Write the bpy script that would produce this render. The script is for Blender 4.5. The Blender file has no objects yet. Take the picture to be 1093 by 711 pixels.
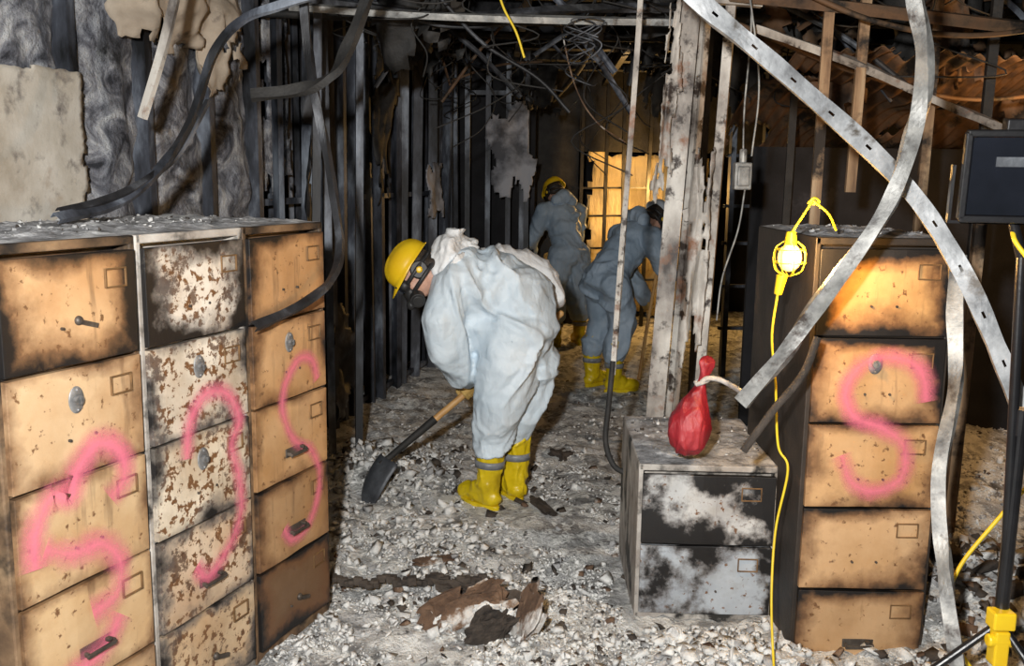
import bpy, bmesh, math, random
import numpy as np
from mathutils import Vector, Matrix, noise, Euler
random.seed(7); np.random.seed(7)
SC = bpy.context.scene
COL = SC.collection
def link(o, parent=None):
    COL.objects.link(o)
    if parent is not None: o.parent = parent
    return o
def empty(name, loc=(0,0,0), rotz=0):
    e = bpy.data.objects.new(name, None); e.empty_display_size = .1
    e.location = loc; e.rotation_euler = (0,0,rotz); return link(e)
# ------------------------------------------------------------------ materials
class NT:
    def __init__(s, name):
        s.m = bpy.data.materials.new(name); s.m.use_nodes = True
        s.t = s.m.node_tree; s.b = s.t.nodes['Principled BSDF']; s.out = s.t.nodes['Material Output']
    def n(s, typ, **kw):
        x = s.t.nodes.new(typ)
        for k, v in kw.items(): setattr(x, k, v)
        return x
    def l(s, a, b): s.t.links.new(a, b)
    def coord(s, kind='Object', scale=(1,1,1)):
        tc = s.n('ShaderNodeTexCoord'); mp = s.n('ShaderNodeMapping')
        s.l(tc.outputs[kind], mp.inputs[0]); mp.inputs['Scale'].default_value = scale
        return mp.outputs[0]
    def noise(s, vec, scale, detail=6, rough=.6, dist=0):
        x = s.n('ShaderNodeTexNoise'); s.l(vec, x.inputs['Vector'])
        x.inputs['Scale'].default_value = scale; x.inputs['Detail'].default_value = detail
        x.inputs['Roughness'].default_value = rough; x.inputs['Distortion'].default_value = dist
        return x.outputs['Fac']
    def ramp(s, fac, stops, interp='LINEAR'):
        r = s.n('ShaderNodeValToRGB'); cr = r.color_ramp; cr.interpolation = interp
        while len(cr.elements) < len(stops): cr.elements.new(.5)
        for e, (p, c) in zip(cr.elements, stops):
            e.position = p; e.color = (c, c, c, 1) if isinstance(c, (int, float)) else (*c, 1)
        s.l(fac, r.inputs[0]); return r.outputs[0]
    def mix(s, fac, a, b, mode='MIX'):
        x = s.n('ShaderNodeMix', data_type='RGBA', blend_type=mode)
        for sock, v in ((x.inputs[0], fac), (x.inputs[6], a), (x.inputs[7], b)):
            if isinstance(v, bpy.types.NodeSocket): s.l(v, sock)
            elif isinstance(v, (int, float)): sock.default_value = v
            else: sock.default_value = (*v, 1)
        return x.outputs[2]
    def math(s, op, a, b=0, c=0, clamp=False):
        x = s.n('ShaderNodeMath', operation=op, use_clamp=clamp)
        for i, v in enumerate((a, b, c)):
            if isinstance(v, bpy.types.NodeSocket): s.l(v, x.inputs[i])
            else: x.inputs[i].default_value = v
        return x.outputs[0]
    def bump(s, h, strength=.3, dist=.02):
        x = s.n('ShaderNodeBump'); s.l(h, x.inputs['Height'])
        x.inputs['Strength'].default_value = strength; x.inputs['Distance'].default_value = dist
        s.l(x.outputs[0], s.b.inputs['Normal'])
    def col(s, c):
        if isinstance(c, bpy.types.NodeSocket): s.l(c, s.b.inputs['Base Color'])
        else: s.b.inputs['Base Color'].default_value = (*c, 1)
def M(name, stops, scale=5, rough=.8, metal=0, bump=.3, bscale=None, bdist=.01, stretch=(1,1,1), spots=None, detail=8, dist=0):
    k = NT(name); v = k.coord('Object', stretch)
    c = k.ramp(k.noise(v, scale, detail, .62, dist), stops)
    for sp in (spots or []):
        f = k.ramp(k.noise(k.coord('Object', sp[4] if len(sp) > 4 else (1,1,1)), sp[1], 6, .65), [(sp[2], 0.0), (sp[3], 1.0)])
        c = k.mix(f, c, sp[0])
    k.col(c); k.b.inputs['Roughness'].default_value = rough; k.b.inputs['Metallic'].default_value = metal
    if bump: k.bump(k.noise(v, bscale or scale*4, 8, .65), bump, bdist)
    return k.m
def emis(name, colr, ecol, st):
    k = NT(name); k.col(colr); k.b.inputs['Emission Color'].default_value = (*ecol, 1)
    k.b.inputs['Emission Strength'].default_value = st; return k.m

m_soot   = M('sooty_steel', [(.38,(.008,.008,.009)),(.55,(.03,.031,.035)),(.72,(.14,.15,.17))], 7, .55, .2, .4, stretch=(1,1,.4))
m_soot2  = M('charred_black', [(.35,(.005,.005,.005)),(.7,(.03,.028,.026))], 7, .7, 0, .6)
m_studblu= M('burnt_stud_grey', [(.40,(.008,.009,.011)),(.53,(.06,.067,.085)),(.68,(.28,.32,.38))], 4.5, .55, .1, .3, stretch=(1,1,.35))
m_white  = M('scorched_white_steel', [(.34,(.05,.04,.035)),(.48,(.30,.27,.24)),(.64,(.58,.55,.5))], 5, .6, .1, .3, stretch=(1,1,.5),
             spots=[((.03,.02,.015),10,.54,.62),((.20,.09,.045),7,.56,.68)])
m_galv   = M('heat_dulled_galvanised', [(.32,(.07,.07,.07)),(.5,(.25,.25,.24)),(.7,(.48,.47,.44))], 9, .5, .25, .25,
             spots=[((.04,.03,.025),12,.53,.66)])
m_wood   = M('scorched_timber', [(.3,(.10,.05,.025)),(.5,(.32,.2,.11)),(.7,(.5,.36,.22))], 5, .8, 0, .3, stretch=(4,4,.4),
             spots=[((.02,.014,.01),4,.48,.6)])
m_insul  = M('burnt_insulation', [(.34,(.025,.027,.035)),(.45,(.15,.155,.18)),(.55,(.33,.34,.37)),(.66,(.58,.59,.6))], 6, .95, 0, 1, 18, .04, dist=1.4,
             spots=[((.015,.015,.017),2.6,.56,.68),((.3,.24,.17),3.4,.62,.74)])
m_drywall= M('stained_drywall', [(.3,(.34,.29,.22)),(.5,(.52,.48,.41)),(.7,(.64,.61,.55))], 4, .9, 0, .3, 30,
             spots=[((.16,.14,.13),9,.54,.7),((.30,.2,.12),3,.56,.72)])
m_kraft  = M('kraft_paper', [(.3,(.25,.2,.15)),(.6,(.45,.38,.3)),(.75,(.6,.55,.47))], 4, .9, 0, .4, spots=[((.05,.04,.035),6,.58,.72)])
m_patch  = M('pale_patch', [(.4,(.1,.1,.11)),(.6,(.42,.42,.45))], 3, .9, 0, .3)
m_dark   = M('soot_wall', [(.35,(.004,.004,.005)),(.6,(.016,.016,.019)),(.75,(.06,.06,.07))], 2.5, .9, 0, .5)
m_ceil   = M('soot_ceiling', [(.35,(.006,.005,.004)),(.7,(.04,.032,.024))], 2.5, .9, 0, .5)
m_floor  = M('ash_floor', [(.30,(.08,.077,.075)),(.42,(.27,.27,.265)),(.52,(.46,.46,.455)),(.64,(.70,.70,.69))], 5, .95, 0, 1, 55, .025,
             spots=[((.18,.14,.11),1.9,.58,.72),((.80,.80,.77),4.2,.50,.60),((.80,.80,.77),14,.50,.58),((.05,.046,.042),19,.60,.69)], dist=.6)
m_ash    = M('white_ash', [(.3,(.50,.50,.49)),(.55,(.72,.72,.70)),(.7,(.82,.82,.79))], 14, .95, 0, .9, 60)
m_ashg   = M('grey_ash', [(.3,(.20,.20,.20)),(.55,(.38,.38,.38)),(.7,(.52,.52,.51))], 14, .95, 0, .8, 60)
m_char   = M('char_flake', [(.3,(.015,.012,.01)),(.7,(.09,.07,.055))], 14, .9, 0, .8, 60)
m_rust   = M('rusty_flake', [(.3,(.04,.022,.014)),(.55,(.15,.09,.055)),(.72,(.33,.24,.17))], 8, .9, 0, .8, 40, spots=[((.55,.53,.5),6,.54,.62)])
m_topash = M('cabinet_top_ash', [(.32,(.10,.10,.10)),(.5,(.34,.34,.35)),(.66,(.64,.64,.64))], 12, .95, 0, 1, 50)
m_corr   = M('rusty_decking', [(.32,(.02,.011,.006)),(.5,(.15,.08,.04)),(.68,(.42,.27,.15))], 3, .7, .1, .4, spots=[((.01,.007,.005),3,.46,.60)])
m_black  = M('black_plastic', [(.3,(.006,.006,.007)),(.7,(.015,.015,.017))], 10, .3, 0, .1)
m_rubber = M('black_rubber', [(.3,(.01,.01,.011)),(.7,(.03,.03,.03))], 10, .5, 0, .1)
m_yell   = M('yellow_rubber', [(.3,(.45,.32,.005)),(.6,(.74,.55,.01))], 6, .38, 0, .15, 14, spots=[((.3,.25,.1),9,.6,.75)])
m_yplas  = M('yellow_plastic', [(.3,(.75,.45,.01)),(.7,(.85,.6,.02))], 6, .35, 0, .05)
m_wplas  = M('white_hardhat_plastic', [(.3,(.45,.5,.55)),(.7,(.62,.66,.7))], 6, .4, 0, .05)
m_reflect= M('reflective_grey_band', [(.3,(.12,.13,.14)),(.7,(.3,.31,.33))], 20, .4, 0, .1)
m_ycable = M('yellow_cable', [(.3,(.6,.42,.01)),(.7,(.8,.6,.03))], 10, .5, 0, .05)
m_glove  = M('leather_glove', [(.3,(.4,.24,.06)),(.7,(.62,.42,.14))], 16, .8, 0, .4, 40)
m_skin   = M('skin', [(.3,(.48,.27,.19)),(.7,(.6,.36,.27))], 10, .55, 0, .1)
m_hair   = M('dark_hair', [(.3,(.02,.014,.01)),(.7,(.05,.035,.025))], 40, .6, 0, .5)
m_red    = M('red_bag_cloth', [(.3,(.12,.005,.01)),(.55,(.28,.016,.024)),(.75,(.42,.05,.06))], 12, .4, 0, .6, 26, .015, stretch=(1,1,.4))
m_rag    = M('dirty_white_tie', [(.3,(.3,.28,.26)),(.7,(.65,.63,.6))], 20, .9, 0, .5)
m_ash_wood = M('shovel_handle_wood', [(.3,(.42,.22,.07)),(.7,(.68,.42,.17))], 8, .5, 0, .1, stretch=(.5,.5,2))
m_blade  = M('shovel_steel', [(.3,(.03,.032,.038)),(.6,(.1,.11,.125)),(.75,(.25,.26,.28))], 9, .5, .3, .2)
m_glass  = M('lamp_lens', [(.3,(.006,.007,.009)),(.7,(.012,.014,.02))], 4, .08, 0, 0)
m_bulb   = emis('glowing_bulb', (1,.7,.3), (1,.52,.09), 3.6)
def suit_mat(name, a, b, sc=4):
    k = NT(name); v = k.coord('Object')
    c = k.ramp(k.noise(v, 3, 6, .6), [(.35, a), (.65, b)])
    c = k.mix(k.ramp(k.noise(v, 7, 6, .65), [(.54,0.0),(.8,.55)]), c, (.3,.31,.32))
    k.col(c); k.b.inputs['Roughness'].default_value = .6
    n1 = k.noise(v, sc, 2, .5, 1.0); n2 = k.noise(v, 24, 4, .55, .8)
    r1 = k.math('ABSOLUTE', k.math('SUBTRACT', n1, .5))
    r2 = k.math('ABSOLUTE', k.math('SUBTRACT', k.noise(k.coord('Object',(1.4,1,.6)), sc*2.4, 2, .5, .6), .5))
    k.bump(k.math('ADD', k.math('ADD', r1, k.math('MULTIPLY', r2, .45)), k.math('MULTIPLY', n2, .10)), .55, .05)
    return k.m
m_suit  = suit_mat('pale_blue_coverall', (.52,.62,.70), (.66,.74,.80))
m_suit2 = suit_mat('white_coverall', (.70,.72,.73), (.82,.82,.82))
m_suit_shade = suit_mat('shaded_blue_coverall', (.24,.32,.41), (.34,.42,.51))  # coverall colour darkened to paint in the shade on the far workers

def drawer_mat(name, base, base2, rustspots=(.62,.68), white=False, hw=.2, hz=.13, soft=2.6):
    k = NT(name); tc = k.n('ShaderNodeTexCoord'); oi = k.n('ShaderNodeObjectInfo')
    off = k.n('ShaderNodeVectorMath', operation='ADD'); k.l(tc.outputs['Object'], off.inputs[0])
    sc = k.n('ShaderNodeVectorMath', operation='SCALE'); k.l(oi.outputs['Location'], sc.inputs[0]); sc.inputs['Scale'].default_value = 3.7
    k.l(sc.outputs[0], off.inputs[1]); v = off.outputs[0]
    sep = k.n('ShaderNodeSeparateXYZ'); k.l(tc.outputs['Object'], sep.inputs[0])
    c = k.mix(k.ramp(k.noise(v, 4, 7, .6), [(.35,0.0),(.65,1.0)]), base, base2)
    c = k.mix(k.ramp(k.noise(v, 7, 7, .65), [(.5,0.0),(.75,.6)]), c, (.36,.20,.09) if not white else (.3,.26,.2))
    c = k.mix(1.0, c, oi.outputs['Color'], 'MULTIPLY')
    c = k.mix(k.ramp(k.noise(v, 42, 5, .6), [(rustspots[0],0.0),(rustspots[1],1.0)]), c, (.16,.075,.03))
    c = k.mix(k.ramp(k.noise(v, 13, 6, .7), [(rustspots[0]+.02,0.0),(rustspots[1]+.03,.9)]), c, (.09,.045,.025))
    mp = k.n('ShaderNodeMapping'); k.l(v, mp.inputs[0]); mp.inputs['Scale'].default_value = (1,1,.12)
    c = k.mix(k.ramp(k.noise(mp.outputs[0], 22, 4, .6), [(.60,0.0),(.74,.6)]), c, (.10,.055,.03))
    ax = k.math('ABSOLUTE', sep.outputs[0])
    dx = k.math('SUBTRACT', hw, ax); dzt = k.math('SUBTRACT', hz, sep.outputs[2]); dzb = k.math('ADD', hz, sep.outputs[2])
    dzt = k.math('MULTIPLY', dzt, 1.8)
    d = k.math('MINIMUM', dx, k.math('MINIMUM', dzt, dzb))
    n = k.noise(v, 5, 8, .62)
    s_ = k.math('ADD', oi.outputs['Alpha'], k.math('MULTIPLY', k.math('SUBTRACT', n, .5), soft))
    s_ = k.math('SUBTRACT', s_, k.math('MULTIPLY', d, 11.0))
    s_ = k.math('MULTIPLY', k.math('ADD', s_, .55), .7, clamp=True)
    f1 = k.ramp(s_, [(.05,0.0),(.5,.85)])
    c = k.mix(f1, c, (.14,.065,.028) if not white else (.1,.09,.085))
    c = k.mix(k.ramp(s_, [(.45,0.0),(.74,1.0)]), c, (.008,.007,.007))
    k.col(c); k.b.inputs['Roughness'].default_value = .5
    k.bump(k.noise(v, 25, 8, .7), .25, .006)
    return k.m
m_tan   = drawer_mat('scorched_tan_enamel', (.48,.30,.155), (.60,.43,.26))
m_ochre = drawer_mat('scorched_ochre_enamel', (.43,.24,.10), (.57,.36,.19))
m_pale  = drawer_mat('blistered_pale_enamel', (.46,.37,.28), (.68,.64,.57), (.54,.58), True, soft=4)
m_bw    = drawer_mat('blackened_white_enamel', (.4,.4,.4), (.66,.66,.64), (.60,.66), True, soft=9)
m_body  = M('cabinet_carcass', [(.3,(.05,.03,.018)),(.5,(.18,.11,.06)),(.7,(.38,.26,.15))], 5, .6, 0, .3, spots=[((.012,.01,.009),3,.45,.58)])
m_bodyb = M('dark_carcass', [(.3,(.008,.007,.006)),(.6,(.035,.025,.018)),(.75,(.16,.09,.05))], 5, .6, 0, .3)  # near-black brown carcass with lighter brown patches
m_bodyw = M('pale_carcass', [(.3,(.15,.12,.1)),(.6,(.45,.42,.38)),(.75,(.6,.58,.54))], 6, .6, 0, .3, spots=[((.02,.018,.016),5,.5,.6)])
m_hard  = M('cabinet_hardware', [(.3,(.03,.022,.018)),(.7,(.14,.12,.1))], 20, .5, .3, .1)
m_brass = M('tarnished_holder', [(.3,(.08,.045,.02)),(.7,(.28,.16,.07))], 20, .5, .2, .1)
m_chrome= M('lock_plate_metal', [(.3,(.10,.10,.10)),(.7,(.34,.34,.34))], 30, .45, .4, .2)
def spray():
    k = NT('pink_spray_paint'); tc = k.n('ShaderNodeTexCoord'); sep = k.n('ShaderNodeSeparateXYZ')
    k.l(tc.outputs['UV'], sep.inputs[0])
    a = k.math('SUBTRACT', 1.0, k.math('ABSOLUTE', k.math('SUBTRACT', k.math('MULTIPLY', sep.outputs[1], 2.0), 1.0)))
    nz = k.noise(k.coord('Object'), 6, 6, .65); nf = k.noise(k.coord('Object'), 170, 3, .6)
    f = k.math('ADD', k.math('MULTIPLY', k.math('POWER', a, 1.4), 1.25), k.math('MULTIPLY', k.math('SUBTRACT', nz, .55), 1.9))
    f = k.math('ADD', f, k.math('MULTIPLY', k.math('SUBTRACT', nf, .5), .7))
    f = k.math('MULTIPLY', k.math('MULTIPLY', f, .8, clamp=True), .72)
    f = k.math('MULTIPLY', f, k.math('MULTIPLY', a, 2.2, clamp=True))
    k.col((.85,.20,.30)); k.b.inputs['Roughness'].default_value = .7
    tr = k.n('ShaderNodeBsdfTransparent'); mx = k.n('ShaderNodeMixShader')
    k.l(f, mx.inputs[0]); k.l(tr.outputs[0], mx.inputs[1]); k.l(k.b.outputs[0], mx.inputs[2]); k.l(mx.outputs[0], k.out.inputs[0])
    return k.m
m_spray = spray()
def perf():
    k = NT('perforated_galvanised'); tc = k.n('ShaderNodeTexCoord'); sep = k.n('ShaderNodeSeparateXYZ')
    k.l(tc.outputs['UV'], sep.inputs[0]); v = k.coord('Object')
    c = k.ramp(k.noise(v, 9, 8, .6), [(.3,(.07,.073,.078)),(.5,(.22,.23,.24)),(.7,(.42,.43,.44))])
    c = k.mix(k.ramp(k.noise(v, 13, 6, .6), [(.56,0.0),(.68,1.0)]), c, (.05,.04,.03))
    fu = k.math('ABSOLUTE', k.math('SUBTRACT', k.math('FRACT', k.math('MULTIPLY', sep.outputs[0], 7.0)), .5))
    fv = k.math('ABSOLUTE', k.math('SUBTRACT', sep.outputs[1], .5))
    hole = k.math('MULTIPLY', k.math('LESS_THAN', fu, .07), k.math('LESS_THAN', fv, .045))
    k.col(c); k.b.inputs['Roughness'].default_value = .5; k.b.inputs['Metallic'].default_value = .2
    k.bump(k.noise(v, 30, 6), .2, .01)
    tr = k.n('ShaderNodeBsdfTransparent'); mx = k.n('ShaderNodeMixShader')
    k.l(hole, mx.inputs[0]); k.l(k.b.outputs[0], mx.inputs[1]); k.l(tr.outputs[0], mx.inputs[2]); k.l(mx.outputs[0], k.out.inputs[0])
    return k.m
m_perf = perf()

# ------------------------------------------------------------------ mesh helpers
def from_bm(name, bm, mat, parent=None, smooth=False, bevel=0, loc=None):
    me = bpy.data.meshes.new(name); bm.normal_update(); bm.to_mesh(me); bm.free()
    o = bpy.data.objects.new(name, me)
    for m_ in (mat if isinstance(mat, list) else [mat]): me.materials.append(m_)
    if smooth: me.polygons.foreach_set('use_smooth', [True]*len(me.polygons))
    if loc: o.location = loc
    link(o, parent)
    if bevel:
        b = o.modifiers.new('bevel','BEVEL'); b.width = bevel; b.segments = 2; b.limit_method = 'ANGLE'
    return o
def bbox(bm, c, s, rot=None, mi=0):
    M_ = Matrix.Translation(c) @ (rot.to_4x4() if rot else Matrix.Identity(4)) @ Matrix.Diagonal((s[0],s[1],s[2],1))
    r = bmesh.ops.create_cube(bm, size=1, matrix=M_)
    for f in {f for v in r['verts'] for f in v.link_faces}: f.material_index = mi
    return r['verts']
def cyl(bm, p0, p1, r0, r1=None, seg=16, mi=0):
    p0, p1 = Vector(p0), Vector(p1); d = p1-p0
    M_ = Matrix.Translation((p0+p1)/2) @ d.to_track_quat('Z','Y').to_matrix().to_4x4()
    r = bmesh.ops.create_cone(bm, cap_ends=True, segments=seg, radius1=r0, radius2=r0 if r1 is None else r1, depth=d.length, matrix=M_)
    for f in {f for v in r['verts'] for f in v.link_faces}: f.material_index = mi
    return r['verts']
def sph(bm, c, s, rot=None, seg=24, mi=0):
    if isinstance(s, (int,float)): s = (s,s,s)
    M_ = Matrix.Translation(c) @ (rot.to_4x4() if rot else Matrix.Identity(4)) @ Matrix.Diagonal((*s,1))
    r = bmesh.ops.create_uvsphere(bm, u_segments=seg, v_segments=seg//2, radius=1, matrix=M_)
    for f in {f for v in r['verts'] for f in v.link_faces}: f.material_index = mi; f.smooth = True
def catmull(P, n=10):
    P = [Vector(p) for p in P]; Q = [2*P[0]-P[1]] + P + [2*P[-1]-P[-2]]; out = []
    for i in range(1, len(Q)-2):
        for j in range(n):
            t = j/n; a,b,c,d = Q[i-1],Q[i],Q[i+1],Q[i+2]
            out.append(.5*((2*b)+(c-a)*t+(2*a-5*b+4*c-d)*t*t+(3*b-a-3*c+d)*t**3))
    out.append(P[-1]); return out
def tube(name, pts, r, mat, parent=None, n=10, smooth=True):
    cu = bpy.data.curves.new(name,'CURVE'); cu.dimensions='3D'; cu.bevel_depth = r; cu.bevel_resolution = 3; cu.use_fill_caps = True
    lists = pts if isinstance(pts[0][0], (list,tuple,Vector)) else [pts]
    for L in lists:
        P = catmull(L, n) if smooth else [Vector(p) for p in L]
        s = cu.splines.new('POLY'); s.points.add(len(P)-1)
        for q, p in zip(s.points, P): q.co = (*p, 1)
    cu.materials.append(mat); o = bpy.data.objects.new(name, cu); return link(o, parent)
def sweep(name, pts, prof, mat, parent=None, twist=None, n=10, thick=.002, ref=(0,-1,0), wob=0, sm=False):
    P = catmull(pts, n); N = len(P); ref = Vector(ref); bm = bmesh.new(); uvl = bm.loops.layers.uv.new('UVMap')
    rows = []; L = 0; Ls = []
    for i, p in enumerate(P):
        t = (P[min(i+1,N-1)]-P[max(i-1,0)]).normalized()
        side = t.cross(ref)
        if side.length < 1e-3: side = t.cross(Vector((1,0,0)))
        side.normalize(); nor = side.cross(t).normalized()
        a = 0
        if twist:
            q = i/(N-1)*(len(twist)-1); k0 = int(min(q, len(twist)-2)); a = twist[k0]+(twist[k0+1]-twist[k0])*(q-k0)
        a += wob*noise.noise(p*6)
        R = Matrix.Rotation(a, 3, t); side = R@side; nor = R@nor
        w_ = 1+(.25*noise.noise(p*9) if wob else 0)
        rows.append([bm.verts.new(p+side*s*w_+nor*d) for s, d in prof])
        if i: L += (P[i]-P[i-1]).length
        Ls.append(L)
    K = len(prof)
    for i in range(N-1):
        for j in range(K-1):
            f = bm.faces.new((rows[i][j], rows[i][j+1], rows[i+1][j+1], rows[i+1][j])); f.smooth = sm
            for lp, (uu, vv) in zip(f.loops, ((Ls[i],j/(K-1)),(Ls[i],(j+1)/(K-1)),(Ls[i+1],(j+1)/(K-1)),(Ls[i+1],j/(K-1)))): lp[uvl].uv = (uu, vv)
    o = from_bm(name, bm, mat, parent)
    if thick:
        s = o.modifiers.new('solid','SOLIDIFY'); s.thickness = thick; s.offset = 0
    return o
def Cprof(w, d): return [(-w/2,-d),(-w/2,0),(-w/6,0),(w/6,0),(w/2,0),(w/2,-d)]
def Fprof(w, c=.0): return [(-w/2,0),(-w/6,c),(w/6,c),(w/2,0)]
def add_channel(bm, p0, p1, w, d, face, mi=0, t=.003):
    p0, p1 = Vector(p0), Vector(p1); z = (p1-p0); L = z.length; z.normalize()
    y = -Vector(face); y = (y-z*y.dot(z)).normalized(); x = y.cross(z)
    R = Matrix((x,y,z)).transposed()
    c = (p0+p1)/2
    bbox(bm, c, (w,t,L), R, mi)
    bbox(bm, c+x*(w/2-t/2)+y*d/2, (t,d,L), R, mi)
    bbox(bm, c-x*(w/2-t/2)+y*d/2, (t,d,L), R, mi)
    bbox(bm, c+x*(w/2-.006)+y*d, (.012,t,L), R, mi); bbox(bm, c-x*(w/2-.006)+y*d, (.012,t,L), R, mi)
def torn_sheet(name, o, u, v, w, h, mat, parent=None, seed=0, nx=26, ny=26, wav=.03, edge=.12, th=.004, curl=0):
    o, u, v = Vector(o), Vector(u).normalized(), Vector(v).normalized(); nn = u.cross(v)
    bm = bmesh.new(); g = []
    for j in range(ny+1):
        r = []
        for i in range(nx+1):
            a, b = i/nx, j/ny
            off = nn*(wav*(noise.noise(Vector((a*3+seed, b*3, seed*2.1)))+.35*noise.noise(Vector((a*9+seed, b*9, seed))))+curl*(1-b)**2)
            jx = (noise.noise(Vector((i*.9,j*.9,seed)))*.6/nx); jy = (noise.noise(Vector((i*.9,j*.9,seed+9)))*.6/ny)
            r.append(bm.verts.new(o+u*w*(a+jx)+v*h*(b+jy)+off))
        g.append(r)
    for j in range(ny):
        for i in range(nx):
            a, b = (i+.5)/nx, (j+.5)/ny
            e = min(a, 1-a, b, 1-b)
            if e < edge*(.9+1.6*noise.noise(Vector((a*4+seed*3, b*4, seed)))+.5*noise.noise(Vector((a*13, b*13, seed)))): continue
            bm.faces.new((g[j][i], g[j][i+1], g[j+1][i+1], g[j+1][i]))
    bmesh.ops.delete(bm, geom=[x for x in bm.verts if not x.link_faces], context='VERTS')
    ob = from_bm(name, bm, mat, parent, smooth=True)
    s = ob.modifiers.new('s','SOLIDIFY'); s.thickness = th
    return ob
_t = bmesh.new(); bmesh.ops.create_icosphere(_t, subdivisions=2, radius=1)
TV = np.array([v.co[:] for v in _t.verts]); TF = [tuple(v.index for v in f.verts) for f in _t.faces]; _t.free()
class Blob:
    def __init__(s): s.V=[]; s.F=[]; s.n=0
    def ell(s, c, r, rot=None):
        if isinstance(r,(int,float)): r=(r,r,r)
        P = TV*np.array(r)
        if rot is not None: P = P@np.array(rot.to_3x3()).T
        s.V.append(P+np.array(c)); s.F += [tuple(i+s.n for i in f) for f in TF]; s.n += len(TV)
    def limb(s, pts, flat=None):
        for (a, b) in zip(pts[:-1], pts[1:]):
            A, B = Vector(a[:3]), Vector(b[:3]); L = (B-A).length
            k = max(2, int(L/(min(a[3],b[3])*.3)))
            for i in range(k+1):
                t = i/k; s.ell(A.lerp(B,t), a[3]+(b[3]-a[3])*t)
    def build(s, name, mat, parent, voxel=.012, smooth=4, fold=0, fscale=7, seed=0, fd=(1,1,1)):
        me = bpy.data.meshes.new(name); me.from_pydata(np.vstack(s.V).tolist(), [], s.F)
        o = bpy.data.objects.new(name+'_tmp', me); link(o)
        r = o.modifiers.new('r','REMESH'); r.mode='VOXEL'; r.voxel_size = voxel
        if smooth:
            q = o.modifiers.new('s','SMOOTH'); q.factor=.5; q.iterations=smooth
        dg = bpy.context.evaluated_depsgraph_get(); m2 = bpy.data.meshes.new_from_object(o.evaluated_get(dg))
        bpy.data.objects.remove(o)
        m2.name = name; m2.materials.clear(); m2.materials.append(mat)
        if fold:
            nrm = [v.normal.copy() for v in m2.vertices]
            for v, n_ in zip(m2.vertices, nrm):
                p = v.co + Vector((seed,0,0))
                q = Vector((p.x*fd[0],p.y*fd[1],p.z*fd[2]))*fscale
                q += Vector((noise.noise(p*2), noise.noise(p*2+Vector((5,0,0))), noise.noise(p*2+Vector((0,7,0)))))*1.6
                a = noise.noise(q); b = noise.noise(q*2.1+Vector((3,3,3)))
                ra = max(0, 1-abs(a)*3.5); rb = max(0, 1-abs(b)*3.5)
                v.co += n_*(fold*(ra**1.3*.9+rb*.3-.35)*(.35+1.3*max(0,noise.noise(p*3)+.35)))
        m2.polygons.foreach_set('use_smooth', [True]*len(m2.polygons))
        o = bpy.data.objects.new(name, m2); return link(o, parent)

# ------------------------------------------------------------------ floor + rubble
def g(x, y, cx, cy, s, a): return a*math.exp(-((x-cx)**2+(y-cy)**2)/(2*s*s))
def fh(x, y):
    p = Vector((x, y, 0))
    h = .035*noise.noise(p*1.7)+.028*noise.noise(p*6)+.020*noise.noise(p*15)+.013*noise.noise(p*36)
    calm = 1-.7*math.exp(-((x+.05)**2+(y-4.45)**2)/.12)
    h = h*calm
    h += g(x,y,.72,2.75,.2,.10)+g(x,y,1.75,3.3,.35,.22)+g(x,y,-.75,4.9,.3,.10)+g(x,y,-.25,3.0,.25,.03)+g(x,y,1.3,2.4,.3,.03)
    h += g(x,y,2.2,5.2,.7,.25)+g(x,y,.25,5.4,.3,.04)
    return h
nx, ny = 300, 480; X0,X1,Y0,Y1 = -3.2,4.0,.2,11.6
vs, fs = [], []
for j in range(ny+1):
    for i in range(nx+1):
        x = X0+(X1-X0)*i/nx; y = Y0+(Y1-Y0)*(j/ny)**1.3
        vs.append((x, y, fh(x, y)))
for j in range(ny):
    for i in range(nx):
        a = j*(nx+1)+i; fs.append((a, a+1, a+nx+2, a+nx+1))
me = bpy.data.meshes.new('floor'); me.from_pydata(vs, [], fs); me.materials.append(m_floor)
me.polygons.foreach_set('use_smooth', [True]*len(fs)); link(bpy.data.objects.new('floor', me))

def chips(name, N, posf, sizef, mats, weights, parent=None, flat=.35):
    V, F, MI = [], [], []
    base = [(-1,-1,-1),(1,-1,-1),(1,1,-1),(-1,1,-1),(-1,-1,1),(1,-1,1),(1,1,1),(-1,1,1)]
    FF = [(0,3,2,1),(4,5,6,7),(0,1,5,4),(1,2,6,5),(2,3,7,6),(3,0,4,7)]
    for _ in range(N):
        x, y, z = posf(); s = sizef(y)
        sx, sy, sz = s*random.uniform(.5,1.3), s*random.uniform(.4,1), s*random.uniform(.15,flat)
        R = Euler((random.gauss(0,.4), random.gauss(0,.4), random.uniform(0,6.28))).to_matrix()
        n0 = len(V)
        for b in base:
            q = Vector((b[0]*sx*random.uniform(.2,1.15), b[1]*sy*random.uniform(.2,1.15), b[2]*sz*random.uniform(.4,1.3)))
            q = R@q; V.append((x+q.x, y+q.y, z+q.z+sz*.2))
        F += [tuple(n0+i for i in f) for f in FF]
        MI += [random.choices(range(len(mats)), weights)[0]]*6
    me = bpy.data.meshes.new(name); me.from_pydata(V, [], F)
    for m_ in mats: me.materials.append(m_)
    me.polygons.foreach_set('material_index', MI)
    me.polygons.foreach_set('use_smooth', [True]*len(F))
    return link(bpy.data.objects.new(name, me), parent)
WP, WD = Vector((-1.12,5.8,0)), Vector((.23,.973,0)).normalized(); WN = Vector((WD.y,-WD.x,0))
def inside_cab(x, y):
    if .42 < x < 1.0 and 3.15 < y < 3.92: return True
    if .93 < x < 1.42 and 2.92 < y < 3.72: return True
    if x > 3.9 or (x-WP.x)*WN.x+(y-WP.y)*WN.y < .03: return True
    dx, dy = x+.665, y-3.28
    s = dx*.358+dy*.934; d = dx*-.934+dy*.358
    return s < .01 and d > -.01
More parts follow.
